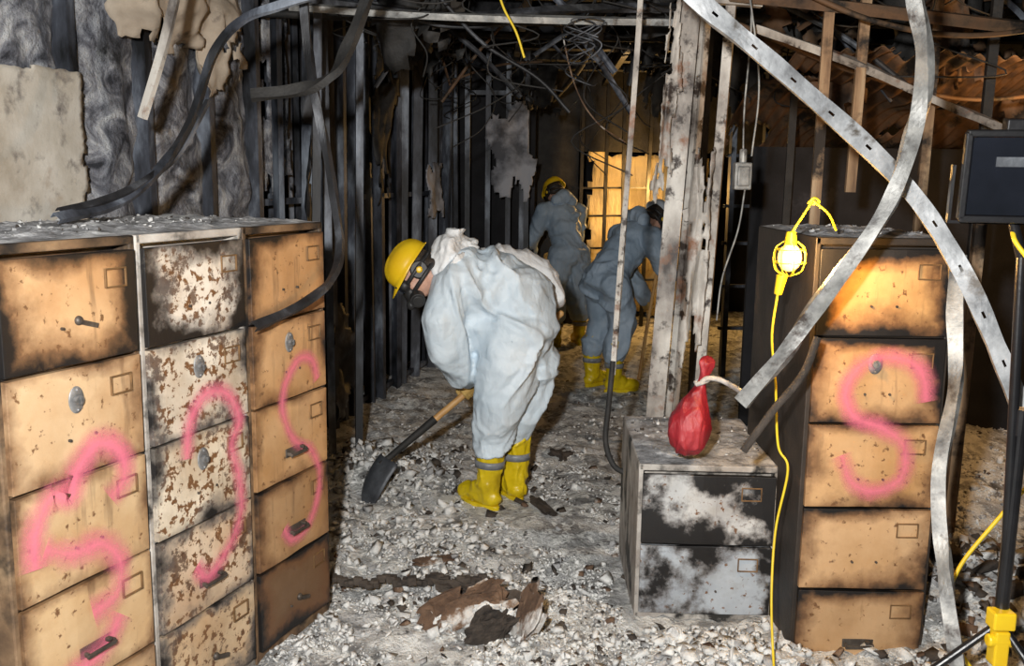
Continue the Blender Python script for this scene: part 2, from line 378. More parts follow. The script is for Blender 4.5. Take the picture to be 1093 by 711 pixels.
def fpos():
    while True:
        y = 2.2+abs(random.gauss(0,1.9)) ; x = random.uniform(-.42,.42)*y*1.35
        if y > 9 or inside_cab(x,y): continue
        if abs(x+.05)<.15 and abs(y-4.47)<.18: continue
        if noise.noise(Vector((x*2.2,y*2.2,3)))+.7*noise.noise(Vector((x*7,y*7,3))) < -.1+random.random()*.4: continue
        return x, y, fh(x,y)
chips('ash_rubble', 26000, fpos, lambda y: .0025+.0065*random.random()**2*(1+.12*y)+(.018*random.random() if random.random()<.05 else 0), [m_ash,m_ashg,m_char,m_rust], [11,3,.6,.4], flat=.95)
def pile(cx, cy, s):
    def f():
        while True:
            x, y = random.gauss(cx,s), random.gauss(cy,s)
            if not inside_cab(x,y): return x, y, fh(x,y)+random.random()*.015
    return f
chips('plaster_rubble_heap', 800, pile(.72,2.8,.17), lambda y: .004+.028*random.random()**2, [m_ash,m_ashg,m_rust], [8,2,.4], flat=.8)
chips('plaster_rubble_heap', 600, pile(1.75,3.2,.35), lambda y: random.uniform(.01,.04), [m_ash,m_ashg,m_rust,m_char], [2,3,3,4], flat=.7)
chips('plaster_rubble_heap', 600, pile(-.62,4.9,.28), lambda y: .005+.028*random.random()**2, [m_ash,m_ashg,m_char], [7,3,1.5], flat=.8)
chips('plaster_rubble_heap', 500, pile(-.28,3.4,.30), lambda y: .004+.026*random.random()**2, [m_ash,m_rust,m_ashg], [9,.6,2], flat=.6)
chips('plaster_rubble_heap', 350, pile(-.55,4.1,.25), lambda y: .004+.03*random.random()**2, [m_ash,m_ashg], [9,2], flat=.6)
chips('charred_wood_bits', 90, lambda: (lambda p:(p[0],p[1],fh(p[0],p[1])+.006))((random.uniform(-.6,.6),random.uniform(2.7,5.5))), lambda y: random.uniform(.01,.035), [m_char,m_rust], [3,1], flat=.3)

bm = bmesh.new()
for i in range(30):
    a = i/29; x = -.70+a*.60; y=3.40+.02*math.sin(i*.7)
    bbox(bm, (x, y, .055+.010*math.sin(i*1.3)+.02*a), (.035,.03+.010*math.sin(i*1.7),.024+.008*math.cos(i*2)), Euler((.15*math.sin(i),.1*math.cos(i*3),.15*math.sin(i*2))).to_matrix())
from_bm('charred_plank', bm, m_char, bevel=.004)
def slab(name, c, s, rot, mat, seed, amp=.25):
    bm = bmesh.new(); bmesh.ops.create_cube(bm, size=1); bmesh.ops.subdivide_edges(bm, edges=bm.edges[:], cuts=9, use_grid_fill=True)
    R = Euler(rot).to_matrix()
    for v in bm.verts:
        p = v.co.copy(); sd = Vector((seed,0,seed*2))
        d = noise.noise_vector(p*2.3+sd)+.45*noise.noise_vector(p*6+sd)
        q = p+d*amp*1.3; v.co = R@Vector((q.x*s[0], q.y*s[1], q.z*s[2]))
    return from_bm(name, bm, mat, smooth=False, loc=c)
slab('crumpled_box_remnant', (-.15,3.14,.08), (.22,.11,.05), (.5,-.25,.4), m_rust, 1.3, .4)
slab('crumpled_box_remnant', (-.05,3.02,.06), (.14,.03,.12), (.4,.3,.6), m_char, 4.3, .4)
slab('crumpled_box_remnant', (.06,3.04,.09), (.03,.13,.19), (.2,.3,.3), m_rust, 7.7, .35)
slab('crumpled_box_remnant', (-.10,3.26,.05), (.24,.08,.05), (.2,.1,-.3), m_char, 5.7, .5)
slab('plaster_chunk', (-.07,3.06,.10), (.08,.05,.04), (.5,.2,.3), m_ash, 2.2)
slab('plaster_chunk', (-.0,3.08,.08), (.06,.05,.05), (.1,.5,.9), m_ash, 5.2)
slab('plaster_chunk', (-.24,3.12,.06), (.05,.06,.03), (.3,.2,.3), m_ash, 9.2)
slab('plaster_chunk', (.9,2.8,.07), (.11,.08,.05), (.3,.2,.9), m_ash, 3.2)
slab('plaster_chunk', (.56,2.9,.10), (.06,.05,.05), (.3,.5,.9), m_ash, 8.2)
slab('charred_slab', (.16,4.35,.03), (.05,.2,.02), (.0,.1,.35), m_char, 6.1)
slab('charred_slab', (-.55,4.75,.04), (.22,.12,.03), (.1,.1,.3), m_char, 6.6)
slab('charred_slab', (-.3,3.7,.02), (.16,.05,.02), (.1,.1,.5), m_rust, 2.6)
slab('charred_slab', (.3,5.2,.03), (.12,.09,.05), (.1,.1,.9), m_char, 3.6)

# ------------------------------------------------------------------ filing cabinets
def cabinet(name, loc, rotz, w, d, h, nd, dm, body, tints, strokes=None, lock=(1,), topash=True, seed=0, handles=(), latches=()):
    root = empty(name, loc, rotz)
    bm = bmesh.new()
    t = .018
    bbox(bm, (t/2, d/2, h/2), (t,d,h)); bbox(bm, (w-t/2, d/2, h/2), (t,d,h))
    bbox(bm, (w/2, d/2, h-.012), (w-.002,d,.024)); bbox(bm, (w/2, d/2, .02), (w-.002,d,.04)); bbox(bm, (w/2, d-.008, h/2), (w-.002,.016,h-.002))
    dh = (h-.04-.03)/nd
    for i in range(1, nd): bbox(bm, (w/2, .02, h-.03-dh*i), (w-.03,.03,.008))
    bbox(bm, (w/2, .06, h/2), (w-.03,.01,h-.05))
    from_bm('carcass', bm, body, root, bevel=.004)
    for i in range(nd):
        zc = h-.03-dh*(i+.5)
        bm = bmesh.new(); W, H = w-.030, dh-.009
        r = bbox(bm, (0,0,0), (W,.02,H)); bmesh.ops.subdivide_edges(bm, edges=bm.edges[:], cuts=10, use_grid_fill=True)
        for v in bm.verts:
            q = v.co*5+Vector((i*3+seed,seed,0))
            v.co.y += .006*noise.noise(q)*(1-abs(v.co.x)/(W/2))*2
        bmesh.ops.rotate(bm, verts=bm.verts, cent=(0,0,0), matrix=Matrix.Rotation(math.radians(random.uniform(-.5,.5)),3,'Y'))
        o = from_bm('drawer_front_%d'%(i+1), bm, dm, root, bevel=.003, loc=(w/2,-.004,zc))
        tt = tints[i]; o.color = (tt[0],tt[1],tt[2],tt[3])
        bm = bmesh.new(); lx, lz = w*.8, zc+dh*.24
        for (cx,cz,sx,sz) in ((lx-.034,lz,.004,.046),(lx+.034,lz,.004,.046),(lx,lz-.023,.072,.004),(lx,lz+.023,.072,.004)):
            bbox(bm, (cx,-.018,cz), (sx,.006,sz))
        from_bm('label_holder_%d'%(i+1), bm, m_brass, root, bevel=.001)
        if i in handles:
            bm = bmesh.new(); hx, hz = w*.5, zc-dh*.16
            bbox(bm, (hx,-.017,hz), (.105,.004,.030))
            bbox(bm, (hx,-.036,hz-.006), (.095,.007,.012), Euler((.3,0,0)).to_matrix())
            bbox(bm, (hx-.044,-.026,hz-.002), (.008,.02,.012)); bbox(bm, (hx+.044,-.026,hz-.002), (.008,.02,.012)); bbox(bm, (hx+.028,-.028,hz+.008), (.014,.018,.010))
            from_bm('drawer_pull_%d'%(i+1), bm, m_hard, root, bevel=.002)
        else:
            bm = bmesh.new(); hx, hz = w*.5, zc-dh*.15
            for s in (-1,1): cyl(bm, (hx+s*.04,-.012,hz), (hx+s*.04,-.020,hz), .004)
            from_bm('pull_screws_%d'%(i+1), bm, m_hard, root)
        if i in latches:
            bm = bmesh.new(); hx, hz = w*.52, zc-dh*.1
            sph(bm,(hx,-.016,hz),(.012,.01,.012)); bbox(bm,(hx+.03,-.02,hz-.012),(.05,.008,.012),Euler((0,.3,0)).to_matrix())
            from_bm('thumb_latch_%d'%(i+1), bm, m_hard, root)
        if i in lock:
            bm = bmesh.new(); lx2, lz2 = w*.47, zc+dh*.2
            sph(bm, (lx2,-.016,lz2), (.024,.005,.034)); cyl(bm, (lx2,-.014,lz2), (lx2,-.030,lz2), .014, .012); bbox(bm, (lx2,-.032,lz2), (.004,.006,.014))
            for a in (-1,1): sph(bm, (lx2,-.02,lz2+a*.025), .004, seg=10)
            from_bm('lock_plate_%d'%(i+1), bm, m_chrome, root)
    if topash:
        bm = bmesh.new(); gx, gy = 40, 60; G = []
        for j in range(gy+1):
            r = []
            for i in range(gx+1):
                a, b = i/gx, j/gy; e = min(a,1-a,b,1-b)*8
                z = h+.001+min(1,e)*(.004+.014*abs(noise.noise(Vector((a*5+seed,b*8,seed))))+.008*noise.noise(Vector((a*17,b*22,seed)))*1)
                r.append(bm.verts.new((.004+a*(w-.008), .004+b*(d-.008), max(h+.0005,z))))
            G.append(r)
        for j in range(gy):
            for i in range(gx): bm.faces.new((G[j][i],G[j][i+1],G[j+1][i+1],G[j+1][i]))
        from_bm('ash_layer', bm, m_topash, root, smooth=True)
        chips('ash_lumps', 120, lambda: (random.uniform(.02,w-.02), random.uniform(.1,d-.02), h+.006), lambda y: .003+.008*random.random()**2, [m_ash,m_ashg,m_char],[3,5,2], root, .8)
    for k, (pts, wd) in enumerate(strokes or []):
        P = [(p[0], -.0235-.001*k, p[1]) for p in pts]
        sweep('spray_mark_%d'%(k+1), P, Fprof(wd), m_spray, root, thick=0, n=12, sm=True)
    return root
TH = math.atan2(.934,.358); W_ = .447; H_ = 1.44
cab_w = W_-.004
oA, oB, oC = (-1.145,2.027,0), (-.985,2.445,0), (-.825,2.862,0)
cabinet('filing_cabinet', oA, TH, cab_w, .70, H_, 5, m_tan, m_body,
        [(1,.90,.80,.55),(1,1,1,-.1),(1,1.02,1,-.15),(1,1.0,.95,-.1),(.9,.9,.9,.0)],
        [([(.05,.68),(.06,.77),(.11,.84),(.16,.82),(.19,.88),(.26,.93),(.33,.89),(.34,.82),(.29,.78)], .13),
         ([(.08,.72),(.16,.68),(.25,.67),(.31,.60),(.29,.52),(.21,.50)], .13),
         ([(.30,.46),(.24,.39),(.15,.37),(.09,.31)], .13)], seed=1, handles=(3,), latches=(0,))
cabinet('filing_cabinet', oB, TH, cab_w, .70, H_, 5, m_pale, m_bodyw,
        [(1.1,1.1,1.1,.62),(1,.97,.92,.0),(1,.94,.84,-.1),(1,.86,.72,-.1),(.95,.78,.58,.1)],
        [([(.13,.80),(.15,.90),(.22,.97),(.32,.95),(.37,.86),(.33,.79),(.36,.68),(.36,.56),(.29,.47),(.20,.42),(.15,.47)], .095)], seed=2, lock=(1,2), handles=(3,), latches=(4,))
cabinet('filing_cabinet', oC, TH, cab_w, .70, H_, 5, m_ochre, m_body,
        [(1,.95,.9,.35),(1,.97,.93,.05),(1,1,1,-.1),(.78,.78,.78,.1),(.3,.28,.28,.5)],
        [([(.36,.90),(.33,.97),(.25,.99),(.17,.92),(.15,.83),(.21,.72),(.31,.66),(.36,.56),(.33,.45),(.26,.38),(.18,.38),(.14,.43)], .08)], seed=3, handles=(2,3), latches=(4,))
cabinet('filing_cabinet', (.95,2.95,-.06), 0, .447, .70, 1.49, 5, m_ochre, m_bodyb,
        [(1.1,1.05,.85,.6),(1,.98,.92,.4),(1.05,1.02,.95,.0),(1.05,1.05,1.05,.15),(.85,.85,.85,.2)],
        [([(.38,.97),(.36,1.06),(.29,1.11),(.18,1.10),(.12,1.01),(.15,.92),(.25,.88),(.32,.82),(.32,.72),(.24,.67),(.16,.70),(.12,.79)], .105)], seed=5, handles=(4,), lock=(1,))
cabinet('low_filing_cabinet', (.46,3.22,0), -.03, .50, .68, .60, 2, m_bw, m_bodyw,
        [(.9,.9,.9,.95),(.66,.72,.80,.2)], None, lock=(), seed=8)

# ------------------------------------------------------------------ left wall
def wl(Y, off=0, z=0):
    t = (Y-WP.y)/WD.y; p = WP+WD*t+WN*off; return Vector((p.x,p.y,z))
HT = 2.95
wall = empty('wall_left')
bm = bmesh.new()
a, b = wl(1.0,-.32), wl(11.5,-.32); c = (a+b)/2
bbox(bm, (c.x,c.y,HT/2), ((b-a).length,.03,HT), Matrix.Rotation(math.atan2(WD.y,WD.x),3,'Z'))
from_bm('soot_lining', bm, m_dark, wall)
bm = bmesh.new()
for Y in (1.8,2.25,2.7,3.14,3.59,4.04,4.51,4.95): add_channel(bm, wl(Y,0,0), wl(Y,0,HT), .042, .09, WN)
from_bm('steel_studs', bm, m_studblu, wall)
bm = bmesh.new(); Y = 5.15
while Y < 8.6:
    add_channel(bm, wl(Y,random.uniform(-.03,.03),0), wl(Y+random.uniform(-.08,.08),random.uniform(-.05,.05),HT), random.choice((.03,.042,.06)), .07, WN+Vector((0,random.uniform(-1,.5),0)))
    for _ in range(2):
        if random.random()<.7: 
            o_=random.uniform(-.28,-.1); add_channel(bm, wl(Y+random.uniform(-.1,.1),o_,0), wl(Y+random.uniform(-.1,.1),o_,HT), .035, .05, WN+Vector((0,-1,0)))
    Y += random.choice((.12,.18,.26,.36))
for z in (.04,1.45,2.7): add_channel(bm, wl(5.0,-.06,z), wl(8.6,-.06,z+.02), .035, .03, WN)
from_bm('charred_studs', bm, m_studblu, wall)
for k, (ya, yb) in enumerate(((1.8,2.25),(2.25,2.7),(2.7,3.14),(3.14,3.59),(3.59,4.04),(4.04,4.51),(4.51,4.95))):
    bm = bmesh.new(); G=[]
    for j in range(91):
        r=[]
        for i in range(17):
            a=i/16; z=j/90*HT; Y=ya+.02+(yb-ya-.04)*a; p = wl(Y)
            off = -.065+.045*math.sin(a*math.pi)+.04*noise.noise(Vector((Y*3,z*3,k)))+.025*noise.noise(Vector((Y*11,z*11,k)))
            q = p+WN*off; r.append(bm.verts.new((q.x,q.y,z)))
        G.append(r)
    for j in range(90):
        for i in range(16): bm.faces.new((G[j][i],G[j][i+1],G[j+1][i+1],G[j+1][i]))
    from_bm('insulation_batt_%d'%(k+1), bm, m_insul, wall, smooth=True)
torn_sheet('drywall_remnant', wl(2.6,.02,1.2), WD, (0,0,1), 1.05, .78, m_drywall, wall, seed=3, wav=.015, edge=.035, th=.014, nx=50, ny=50)
torn_sheet('paper_scrap', wl(3.75,.05,2.05), WD, (.05,-.1,1), .75, .75, m_kraft, wall, seed=5, wav=.14, edge=.16, th=.003, nx=40, ny=40)
torn_sheet('paper_scrap_small', wl(4.25,.06,1.95), WD, (-.05,.05,1), .55, .75, m_kraft, wall, seed=11, wav=.12, edge=.2, th=.003, nx=40, ny=40)
torn_sheet('drywall_patch', wl(7.5,.03,1.25), WD, (0,0,1), .45, .5, m_patch, wall, seed=2, edge=.14, th=.012)
torn_sheet('drywall_patch_dark', wl(5.1,-.1,1.3), WD, (0,0,1), .5, 1.3, m_insul, wall, seed=4, edge=.2, th=.012)
torn_sheet('charred_lining', wl(5.3,.02,.9), WD, (.03,0,1), .35, 1.9, m_soot, wall, seed=14, edge=.25, th=.004, wav=.1, nx=20, ny=50)
torn_sheet('charred_lining_far', wl(6.3,.02,1.2), WD, (.03,0,1), .5, 1.6, m_soot2, wall, seed=24, edge=.25, th=.004, wav=.1, nx=20, ny=50)
torn_sheet('charred_lining_low', wl(5.6,.03,.0), WD, (.0,0,1), .6, .9, m_soot, wall, seed=34, edge=.25, th=.004, wav=.1, nx=20, ny=50)

part = empty('wall_partition')
bm = bmesh.new()
for x in (-.42,-.24,-.05,.12): add_channel(bm, (x,8.6,0), (x+random.uniform(-.03,.03),8.6,HT), .045,.09,(0,-1,0))
for z in (.05,2.35): add_channel(bm, (-.45,8.62,z), (.15,8.62,z), .04,.05,(0,-1,0))
for Y in (8.9,9.3,9.7,10.1,10.6): add_channel(bm, (.14,Y,0), (.14,Y,HT), .045,.09,(1,0,0))
from_bm('charred_frame', bm, m_studblu, part)
torn_sheet('drywall_patch', (-.3,8.55,1.35), (1,0,0), (0,0,1), .5, 1.0, m_patch, part, seed=7, edge=.14, th=.012)
bm = bmesh.new(); bbox(bm, (-.2,9.2,HT/2), (.8,.05,HT)); from_bm('soot_backing', bm, m_dark, part)

bm = bmesh.new(); bbox(bm, (.5,11.6,HT/2), (8,.1,HT)); from_bm('wall_back', bm, m_dark)
bm = bmesh.new(); bbox(bm, (4.1,6.2,HT/2), (.1,11,HT)); from_bm('wall_right', bm, m_dark)
bm = bmesh.new(); bbox(bm, (.5,6,HT+.05), (8,12,.1)); from_bm('ceiling', bm, m_ceil)
gridp = empty('wall_stud_grid'); bm = bmesh.new()
for x in (1.75,2.0,2.3,2.6,2.9,3.2,3.6): add_channel(bm, (x,7.6,0),(x+random.uniform(-.05,.05),7.6,HT-.02),.04,.09,(0,-1,0))
for z in (.4,.75,1.1,1.4,1.8,2.2): add_channel(bm, (1.7,7.63,z),(3.9,7.63,z+.02),.025,.04,(0,-1,0))
from_bm('charred_frame', bm, m_studblu, gridp)
bm = bmesh.new()
for x in (.72,.98,1.2,1.42,1.62): add_channel(bm, (x,10.2,0),(x+random.uniform(-.05,.05),10.2,HT-.02),.035,.06,(0,-1,0))
for z in (.5,.85,1.2,1.5): add_channel(bm, (.6,10.23,z),(2.2,10.23,z+.03),.02,.04,(0,-1,0))
from_bm('backlit_frame', bm, m_soot2, gridp)
def tarpmat():
    k = NT('translucent_sheeting'); v = k.coord()
    k.col(k.ramp(k.noise(v,2,5),[(.3,(.5,.38,.18)),(.7,(.85,.72,.45))])); k.b.inputs['Roughness'].default_value=.6
    k.bump(k.noise(k.coord('Object',(2.5,1,.5)),3,4),.8,.1); return k.m
torn_sheet('plastic_sheeting', (.85,10.9,.0), (1,0,0), (0,0,1), 1.4, 1.95, tarpmat(), seed=6, wav=.15, edge=.03, th=.002)
bm = bmesh.new(); bbox(bm,(1.5,10.6,2.42),(2.6,.06,1.04)); from_bm('charred_header_panel', bm, m_soot2)
bm = bmesh.new(); bbox(bm,(.45,10.4,1.47),(.5,.06,2.94)); from_bm('charred_panel', bm, m_soot2)

cs = empty('ceiling_framing'); bm = bmesh.new()
for Y in (4.4,5.2,6.0,6.8,7.6,8.4,9.2,10.0): add_channel(bm, (-2.2,Y,2.72),(4.0,Y+random.uniform(-.2,.2),2.68),.05,.12,(0,-.3,-1))
for x in (-.6,.1,.8,1.5,2.2,3.0): add_channel(bm, (x,4.2,2.62),(x+random.uniform(-.2,.2),10.5,2.6),.05,.05,(0,0,-1))
from_bm('joists', bm, m_soot, cs)
tube('pipes', [[(-1.5,5.0,2.42),(0,5.05,2.4),(1.6,5.1,2.44),(3.6,5.2,2.4)],[(-1.0,6.1,2.5),(.8,6.0,2.46),(3,6.2,2.5)],[(.4,3.6,2.5),(.5,7,2.45),(.4,10,2.4)]], .022, m_soot2, cs)
for i in range(36):
    if i<20: x=random.uniform(-.9,1.6); y=random.uniform(4.6,8.5); zz=random.uniform(2.0,2.45)
    else: x=random.uniform(1.2,2.8); y=random.uniform(4.3,5.6); zz=random.uniform(1.8,2.35)
    torn_sheet('hanging_charred_lath_%d'%i, (x,y,zz), (1,random.uniform(-.5,.5),random.uniform(-.3,.3)), (random.uniform(-.3,.3),random.uniform(-.3,.3),1), random.uniform(.2,.7), 2.75-zz, random.choice((m_soot,m_soot2,m_ceil) if i<20 else (m_soot2,m_corr,m_corr)), cs, seed=i*1.7, wav=.15, edge=.22, th=.003, nx=16, ny=16)
for i in range(34):
    x=random.uniform(-.8,2.4); y=random.uniform(4.3,7.5)
    p0=Vector((x,y,random.uniform(2.45,2.68))); d=Vector((random.uniform(-.7,.7),random.uniform(-.3,.3),random.uniform(-.6,-.05)))
    sweep('fallen_lath_%d'%i, [p0,p0+d*.5+Vector((0,0,.04)),p0+d], Fprof(random.uniform(.015,.035),.006), random.choice((m_soot,m_studblu,m_soot2,m_corr)), cs, twist=[0,random.uniform(0,1)])
sweep('ceiling_runner', [(-.98,4.2,2.31),(-.4,4.22,2.285),(.2,4.2,2.27),(.85,4.2,2.27)], Cprof(.026,.03), m_galv, twist=[.5,.3,.5,.2])
sweep('ceiling_runner', [(-1.05,4.6,2.42),(-.3,4.5,2.33),(.3,4.5,2.36),(.9,4.6,2.40)], Cprof(.03,.03), m_soot, twist=[.5,.3,1.5,.2])
sweep('ceiling_runner', [(.85,3.9,2.33),(1.4,3.9,2.28),(2.3,3.95,2.2)], Cprof(.045,.03), m_corr, twist=[.5,.3,.5])
W3 = []
for i in range(46):
    x = random.uniform(-1.0,2.3); y = random.uniform(4.2,8); z = 2.65
    L = random.uniform(.25,1.1) if x>-.3 else random.uniform(.2,.7)
    P = [(x,y,z)]
    for k in range(1,6): P.append((x+random.gauss(0,.05)*k*.7, y+random.gauss(0,.05), z-L*k/5+ (random.uniform(0,.15) if k==5 else 0)))
    W3.append(P)
for i in range(18):
    x = random.uniform(-1,2.0); y = random.uniform(4,6); W=random.uniform(.4,1.1)
    W3.append([(x,y,2.6),(x+W*.3,y,2.6-random.uniform(.1,.3)),(x+W*.7,y+.1,2.6-random.uniform(.1,.3)),(x+W,y,2.6)])
tube('hanging_wires', W3, .004, m_soot2, None, 6)
tube('bent_conduit', [[(-.35,4.4,2.4),(-.15,4.4,2.2),(.1,4.4,2.05),(.25,4.4,1.9)],[(-.9,4.6,2.5),(-.3,4.6,2.3),(.5,4.6,2.42)]], .009, m_soot)
tube('wire_tangle', [[(.28+.07*math.sin(i*1.9+s)+.02*math.sin(i*5.1),4.1+.05*math.cos(i*2.3+s),2.22+.05*math.cos(i*1.3+s*2)-.01*i*s) for i in range(11)] for s in range(3)], .003, m_soot)
tube('yellow_cord', [(-.08,4.0,2.36),(-.05,4.0,2.28),(.0,4.0,2.19),(.035,4.0,2.09)], .005, m_ycable)
tube('rusty_wire', [(.2,5,2.5),(.3,5,2.1),(.42,5,1.9),(.6,5.2,1.8)], .004, m_rust)

sweep('pale_metal_strip', [(-1.15,3.35,2.3),(-1.175,3.35,2.19),(-1.23,3.35,2.01),(-1.31,3.35,1.79)], Cprof(.028,.02), m_white, twist=[.1,0,.2,.5])
sweep('fallen_metal_channel', [(-.6,3.35,2.24),(-.79,3.3,2.17),(-.93,3.3,2.12),(-1.03,3.3,2.01),(-1.10,3.25,1.79),(-1.16,3.15,1.64),(-1.20,3.0,1.545),(-1.24,2.87,1.50),(-1.29,2.66,1.475)], Cprof(.028,.016), m_studblu, twist=[.3,.1,.4,.2,.8,.4,.2,.6,.2], wob=.6)
sweep('fallen_metal_channel', [(-1.05,3.28,1.85),(-1.14,3.2,1.66),(-1.20,3.0,1.56),(-1.25,2.85,1.515),(-1.30,2.7,1.49)], Cprof(.02,.012), m_soot, twist=[.9,.1,.4,.2], wob=.6)
sweep('charred_metal_channel', [(-.50,3.4,2.3),(-.53,3.4,2.2),(-.60,3.4,2.04),(-.66,3.4,1.95),(-.78,3.4,1.90),(-.93,3.38,1.88)], Cprof(.04,.025), m_soot2, twist=[.1,0,.4,1,.3,.2], wob=.8)
sweep('charred_metal_channel', [(-.76,3.45,2.3),(-.73,3.42,1.96),(-.70,3.40,1.83),(-.655,3.38,1.57),(-.61,3.28,1.36),(-.625,3.15,1.25),(-.70,2.97,1.18),(-.78,2.80,1.15)], Cprof(.026,.018), m_soot, twist=[0,.4,.1,.6,.2,1,.6,.3], wob=.8)
for (x,y,z0,dx) in ((-1.0,4.6,0,.05),(-.98,5.0,0,-.03),(-.86,5.15,0,.02)):
    bm = bmesh.new(); add_channel(bm,(x,y,z0),(x+dx,y+.1,2.6),.04,.03,(0.3,-1,0)); from_bm('leaning_stud', bm, m_studblu)

# ------------------------------------------------------------------ centre stud frame
cf = empty('burnt_stud_frame'); bm = bmesh.new()
add_channel(bm, (.60,3.98,0), (.725,3.98,2.58), .075,.05,(-.15,-1,0)); add_channel(bm, (.80,4.02,0), (.885,4.0,2.58), .04,.05,(-.3,-1,0))
add_channel(bm, (.68,4.06,0), (.78,4.05,2.58), .03,.05,(-1,-1,0))
add_channel(bm, (.70,3.97,2.35), (1.0,3.97,2.33), .06,.04,(0,-1,0)); add_channel(bm, (.72,4.0,1.45), (.85,4.0,1.5), .05,.03,(0,-1,0))
from_bm('studs', bm, m_white, cf)
torn_sheet('peeling_flange', (.69,3.93,.7), (1,.2,0), (.03,0,1), .12, 1.1, m_white, cf, seed=3, wav=.05, edge=.2, th=.003, nx=14, ny=70)
torn_sheet('peeling_flange_upper', (.56,3.92,1.4), (1,.2,0), (.04,0,1), .10, 1.0, m_white, cf, seed=8, wav=.05, edge=.25, th=.003, nx=14, ny=70)
bm = bmesh.new(); bbox(bm,(.935,3.9,1.62),(.07,.05,.11)); bbox(bm,(.935,3.87,1.62),(.05,.012,.08)); cyl(bm,(.935,3.9,1.67),(.935,3.9,1.73),.015)
jb = from_bm('junction_box', bm, m_galv, bevel=.006)
tube('frayed_cable', [[(.92,3.9,2.5),(.94,3.9,2.2),(.93,3.9,1.9),(.935,3.9,1.7)],[(.95,3.9,1.57),(.93,3.9,1.4),(.88,3.92,1.2),(.86,3.9,1.02)],[(.9,3.85,2.4),(.97,3.85,2.0),(.96,3.86,1.7)]], .004, m_galv)
sweep('hanging_conduit', [(.495,3.9,2.45),(.49,3.9,2.2),(.47,3.9,1.7),(.445,3.9,1.2),(.43,3.9,.78)], Cprof(.020,.018), m_white, twist=[0,.3,0,.5,.2])
tube('bent_black_pipe', [(.43,3.9,.84),(.415,3.88,.65),(.405,3.86,.5),(.44,3.84,.40),(.50,3.82,.37),(.53,3.8,.36)], .012, m_soot2)
tube('charred_stick', [(.90,2.72,1.15),(.86,2.71,1.04),(.78,2.71,.93),(.70,2.72,.80)], .012, m_char)
for (x,y,z0,z1,m_,nm) in ((1.24,3.92,0,2.9,m_wood,'timber_stud'),(1.42,4.0,1.56,2.9,m_wood,'timber_stud'),(1.82,4.25,0,2.9,m_wood,'timber_stud'),(1.72,3.5,0,1.75,m_wood,'timber_stud'),(2.1,4.3,0,2.9,m_soot2,'charred_stud'),(1.02,5.2,0,2.9,m_soot2,'charred_stud'),(1.55,5.4,0,2.9,m_soot2,'charred_stud')):
    bm = bmesh.new(); add_channel(bm,(x,y,z0),(x+.02,y,z1),.04,.04,(-.2,-1,0)); from_bm(nm, bm, m_)
sweep('collapsed_angle_iron', [(.98,4.0,2.22),(1.4,4.0,2.08),(1.8,4.0,1.92),(2.12,4.0,1.80)], Cprof(.03,.03), m_white, twist=[.2,.5,.3,.4], wob=.3)
tube('bent_brown_pipe', [[(1.05,3.8,2.35),(1.4,3.8,2.22),(1.8,3.85,2.18),(2.3,3.9,2.25)],[(1.0,4.4,2.3),(1.6,4.5,2.1),(2.2,4.6,2.0),(2.9,4.7,2.1)]], .011, m_corr)
bm = bmesh.new(); G=[]
for j in range(31):
    r=[]
    for i in range(241):
        a=i/240; b=j/30; x=1.3+a*2.6+.06*noise.noise(Vector((a*5,b*3,1))); y=4.5+b*1.9
        z=2.20-b*.33-.05*a+.012*math.sin(a*2*math.pi*34)+.13*noise.noise(Vector((x*1.6,y*1.6,0)))-.25*max(0,b-.6)*(1-a)
        r.append(bm.verts.new((x,y,z)))
    G.append(r)
for j in range(30):
    for i in range(240):
        if noise.noise(Vector((i*.03,j*.15,4)))*1.2 > .25+.3*(1-j/30): continue
        bm.faces.new((G[j][i],G[j][i+1],G[j+1][i+1],G[j+1][i]))
bmesh.ops.delete(bm, geom=[x for x in bm.verts if not x.link_faces], context='VERTS')
o = from_bm('corrugated_decking', bm, m_corr, smooth=True); s=o.modifiers.new('s','SOLIDIFY'); s.thickness=.003
bm = bmesh.new(); bbox(bm,(2.5,5.6,.9),(2.2,.04,1.8)); from_bm('scorched_panel', bm, m_dark)

sweep('twisted_steel_stud', [(.40,2.75,2.2),(.485,2.72,2.11),(.79,2.7,1.87),(1.10,2.68,1.60),(1.26,2.6,1.345),(1.40,2.5,.995),(1.47,2.45,.78)], Cprof(.046,.022), m_perf, twist=[.3,.2,.0,.15,.35,.1,0], wob=.3)
sweep('twisted_steel_stud', [(1.02,2.55,2.2),(1.03,2.55,2.085),(1.065,2.55,1.94),(1.066,2.55,1.745),(1.01,2.55,1.55),(.90,2.56,1.35),(.77,2.6,1.13),(.665,2.65,.965)], Cprof(.040,.024), m_galv, twist=[.2,.4,.9,.2,.5,.1,.6,.3], wob=.7)
sweep('twisted_steel_stud', [(1.265,2.66,1.40),(1.275,2.68,1.25),(1.28,2.65,1.04),(1.235,2.6,.773),(1.225,2.5,.53),(1.24,2.4,.28),(1.25,2.35,.05)], Cprof(.038,.02), m_galv, twist=[.1,.3,.8,.2,.9,.3,.1], wob=.7)

